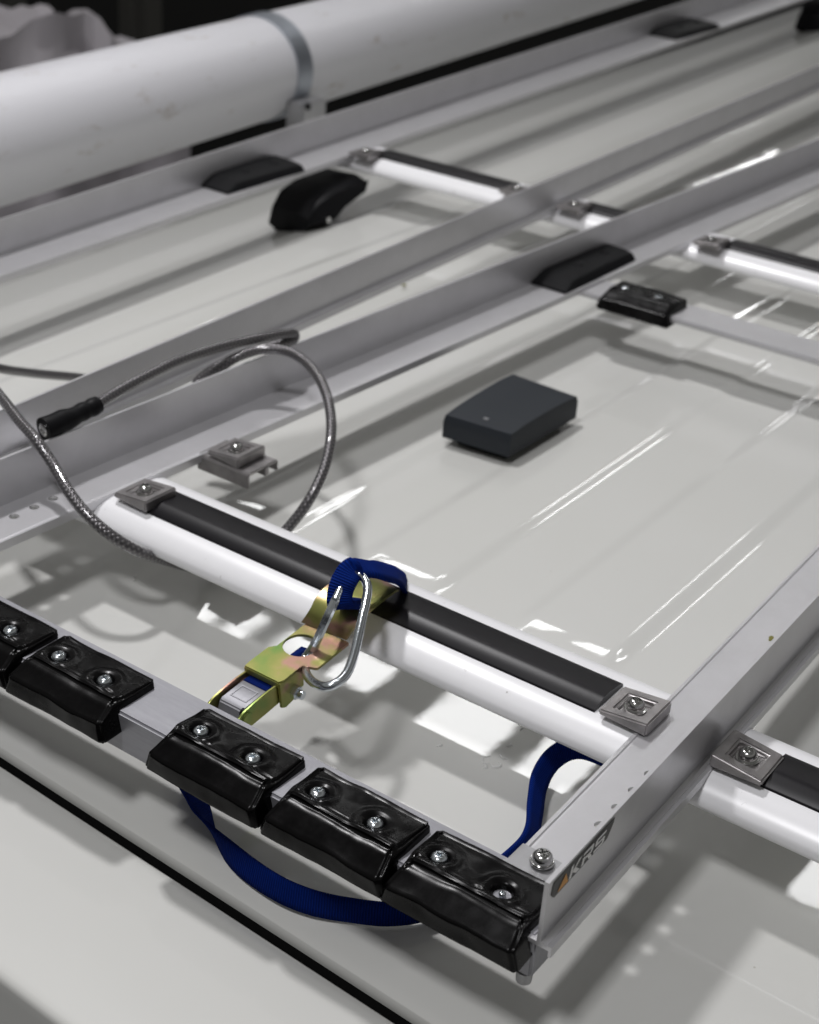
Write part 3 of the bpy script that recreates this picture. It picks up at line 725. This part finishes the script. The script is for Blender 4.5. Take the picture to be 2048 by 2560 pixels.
P1, W1 = rib(c); bm = B(); ribbon(bm, P1, W1, .029); obj('strap_webbing', bm, BLUE, ts, og3, angle=0)
og4 = tuple(at(900, 1450, .06)); tl = thing('strap_loop', og4, 'folded dark blue webbing tied round the near crossbar and threaded by the carabiner', 'strap')
VD = Vector((.80, .53, -.30))
c = [((1014, 1488, -.035), VD), ((1012, 1472, -.008), VD), ((1006, 1456, .022), VD), ((985, 1438, .052), VD), ((945, 1426, .078), VD*.9+UP*.15), ((905, 1421, .086), VD*.7+UP*.3), ((880, 1426, .088), RT*.8+VD*.5), ((862, 1450, .082), RT+UP*.25), ((851, 1480, .070), RT+UP*.25), ((850, 1508, .058), RT+UP*.2), ((862, 1516, .048), RT+VD*.2), ((885, 1500, .042), RT+VD*.3)]
P1, W1 = rib(c); bm = B(); ribbon(bm, P1, W1, .030, .0032); obj('loop_webbing', bm, BLUE, tl, og4, angle=0)

# ------------------------------------------------------------------ big pipe beyond the racks
PR, PY, PZ, PA = .15, 2.613, -.011, .1066
def pax(x): return Vector((x, PY+math.tan(PA)*x, PZ))
og5 = (3.0, PY+math.tan(PA)*3, PZ-PR); tp = thing('white_pipe', og5, 'large white pipe lying along the far side of the roof', 'pipe')
dP = (pax(1)-pax(0)).normalized(); uP = Vector((0, 0, 1)); vP = dP.cross(uP)
def ringp(x, r, n=72): return [pax(x)+(uP*math.cos(2*PI*i/n)+vP*math.sin(2*PI*i/n))*r for i in range(n)]
bm = B(); loft(bm, [ringp(.2, PR), ringp(9.5, PR)]); obj('pipe_tube', bm, PIPE, tp, og5, angle=40)
XB = 3.50
bo = pax(XB); tbn = thing('pipe_band', tuple(bo), 'grey steel band strapped round the white pipe', 'pipe band')
bm = B(); loft(bm, [ringp(XB, PR+.0015), ringp(XB+.0, PR+.0055), ringp(XB+.075, PR+.0055), ringp(XB+.075, PR+.0015)], cap=False); obj('band_strip', bm, BAND, tbn, tuple(bo), angle=30)
bm = B(); q0 = pax(XB+.0375); box(bm, q0.x-.05, q0.x+.06, q0.y-.20, q0.y-.135, -.25, -.075); obj('band_bracket', bm, ALU, tbn, tuple(bo), bev=.004)
bm = B(); cyl(bm, (q0.x-.03, q0.y-.205, -.085), (q0.x-.03, q0.y-.18, -.085), .010); obj('bracket_bolt', bm, BLK, tbn, tuple(bo))

# ------------------------------------------------------------------ things in the hall behind, far below and out of focus
def crate(x, y, z, sx_, sy_, sz, m, name, label, cat, rz=0, group=None):
    og = (x, y, z); t = thing(name, og, label, cat, group, rz); bm = B(); box(bm, -sx_/2, sx_/2, -sy_/2, sy_/2, 0, sz); obj('body', bm, m, t, (0, 0, 0), bev=.01)
    bm = B(); box(bm, -sx_/2-.02, sx_/2+.02, -sy_/2-.02, sy_/2+.02, sz, sz+.06); obj('top_board', bm, m, t, (0, 0, 0), bev=.008); return t
p = at(60, 165, -.8)
tw = thing('film_wrapped_bale', (p.x, p.y, -3.6), 'crumpled pale film wrapped bale standing behind the pipe', 'bale')
bm = B()
def ff(a, b, c):  # crumpled
    v_ = Vector((a, b, c)); q_ = Vector((p.x+a*.75, p.y+b*.45, -3.6+(c+1)/2*3.1))
    if c > 0: q_.z += .18*noise.noise(q_*2.0)+.12*noise.noise(q_*6)-.45*max(0, a)
    q_ += Vector((1, 1, 0))*noise.noise(q_*4)*.12
    return q_
grid_box(bm, 26, 26, 26, ff); obj('film', bm, CLOTH, tw, (p.x, p.y, -3.6), angle=25)
for k, (px, py, hh) in enumerate([(32, 20, 3.0), (330, 10, 2.6), (372, 10, 2.6)]):
    q_ = at(px, py, -1.2); og = (q_.x, q_.y, -3.6); t = thing('rack_upright', og, ['dim grey upright of a storage rack at the left edge', 'dim left one of two close rack uprights above the pipe', 'dim right one of two close rack uprights above the pipe'][k], 'rack upright', 'dim uprights in the hall behind')
    bm = B(); box(bm, q_.x-.10, q_.x+.10, q_.y-.05, q_.y+.05, -3.6, -3.6+hh); obj('post', bm, GREY, t, og, bev=.01)
    bm = B(); box(bm, q_.x-.18, q_.x+.18, q_.y-.16, q_.y+.16, -3.6, -3.55); obj('base_plate', bm, GREY, t, og)

# ------------------------------------------------------------------ small dirt on the roof and racks
def speck(name, px, py, z, r, m, label, cat, group=None, el=1.6):
    c_ = at(px, py, z); bm = B(); n = 9
    ring = [(c_.x+math.cos(2*PI*i/n)*r*el*random.uniform(.6, 1.2), c_.y+math.sin(2*PI*i/n)*r*random.uniform(.6, 1.2)) for i in range(n)]
    prism_z(bm, ring, z, z+.0012); o = obj(name, bm, m, None, (c_.x, c_.y, z)); return tag(o, label, cat, group)
speck('leaf_bit', 1929, 1597, .0048, .0035, LEAF, 'tiny yellow-green leaf bit on the top of the lettered rail', 'leaf')
speck('leaf_bit', 1009, 713, roofz(2.2, 1.6)+.001, .005, LEAF, 'tiny brownish leaf bit on the roof between the two racks', 'leaf')
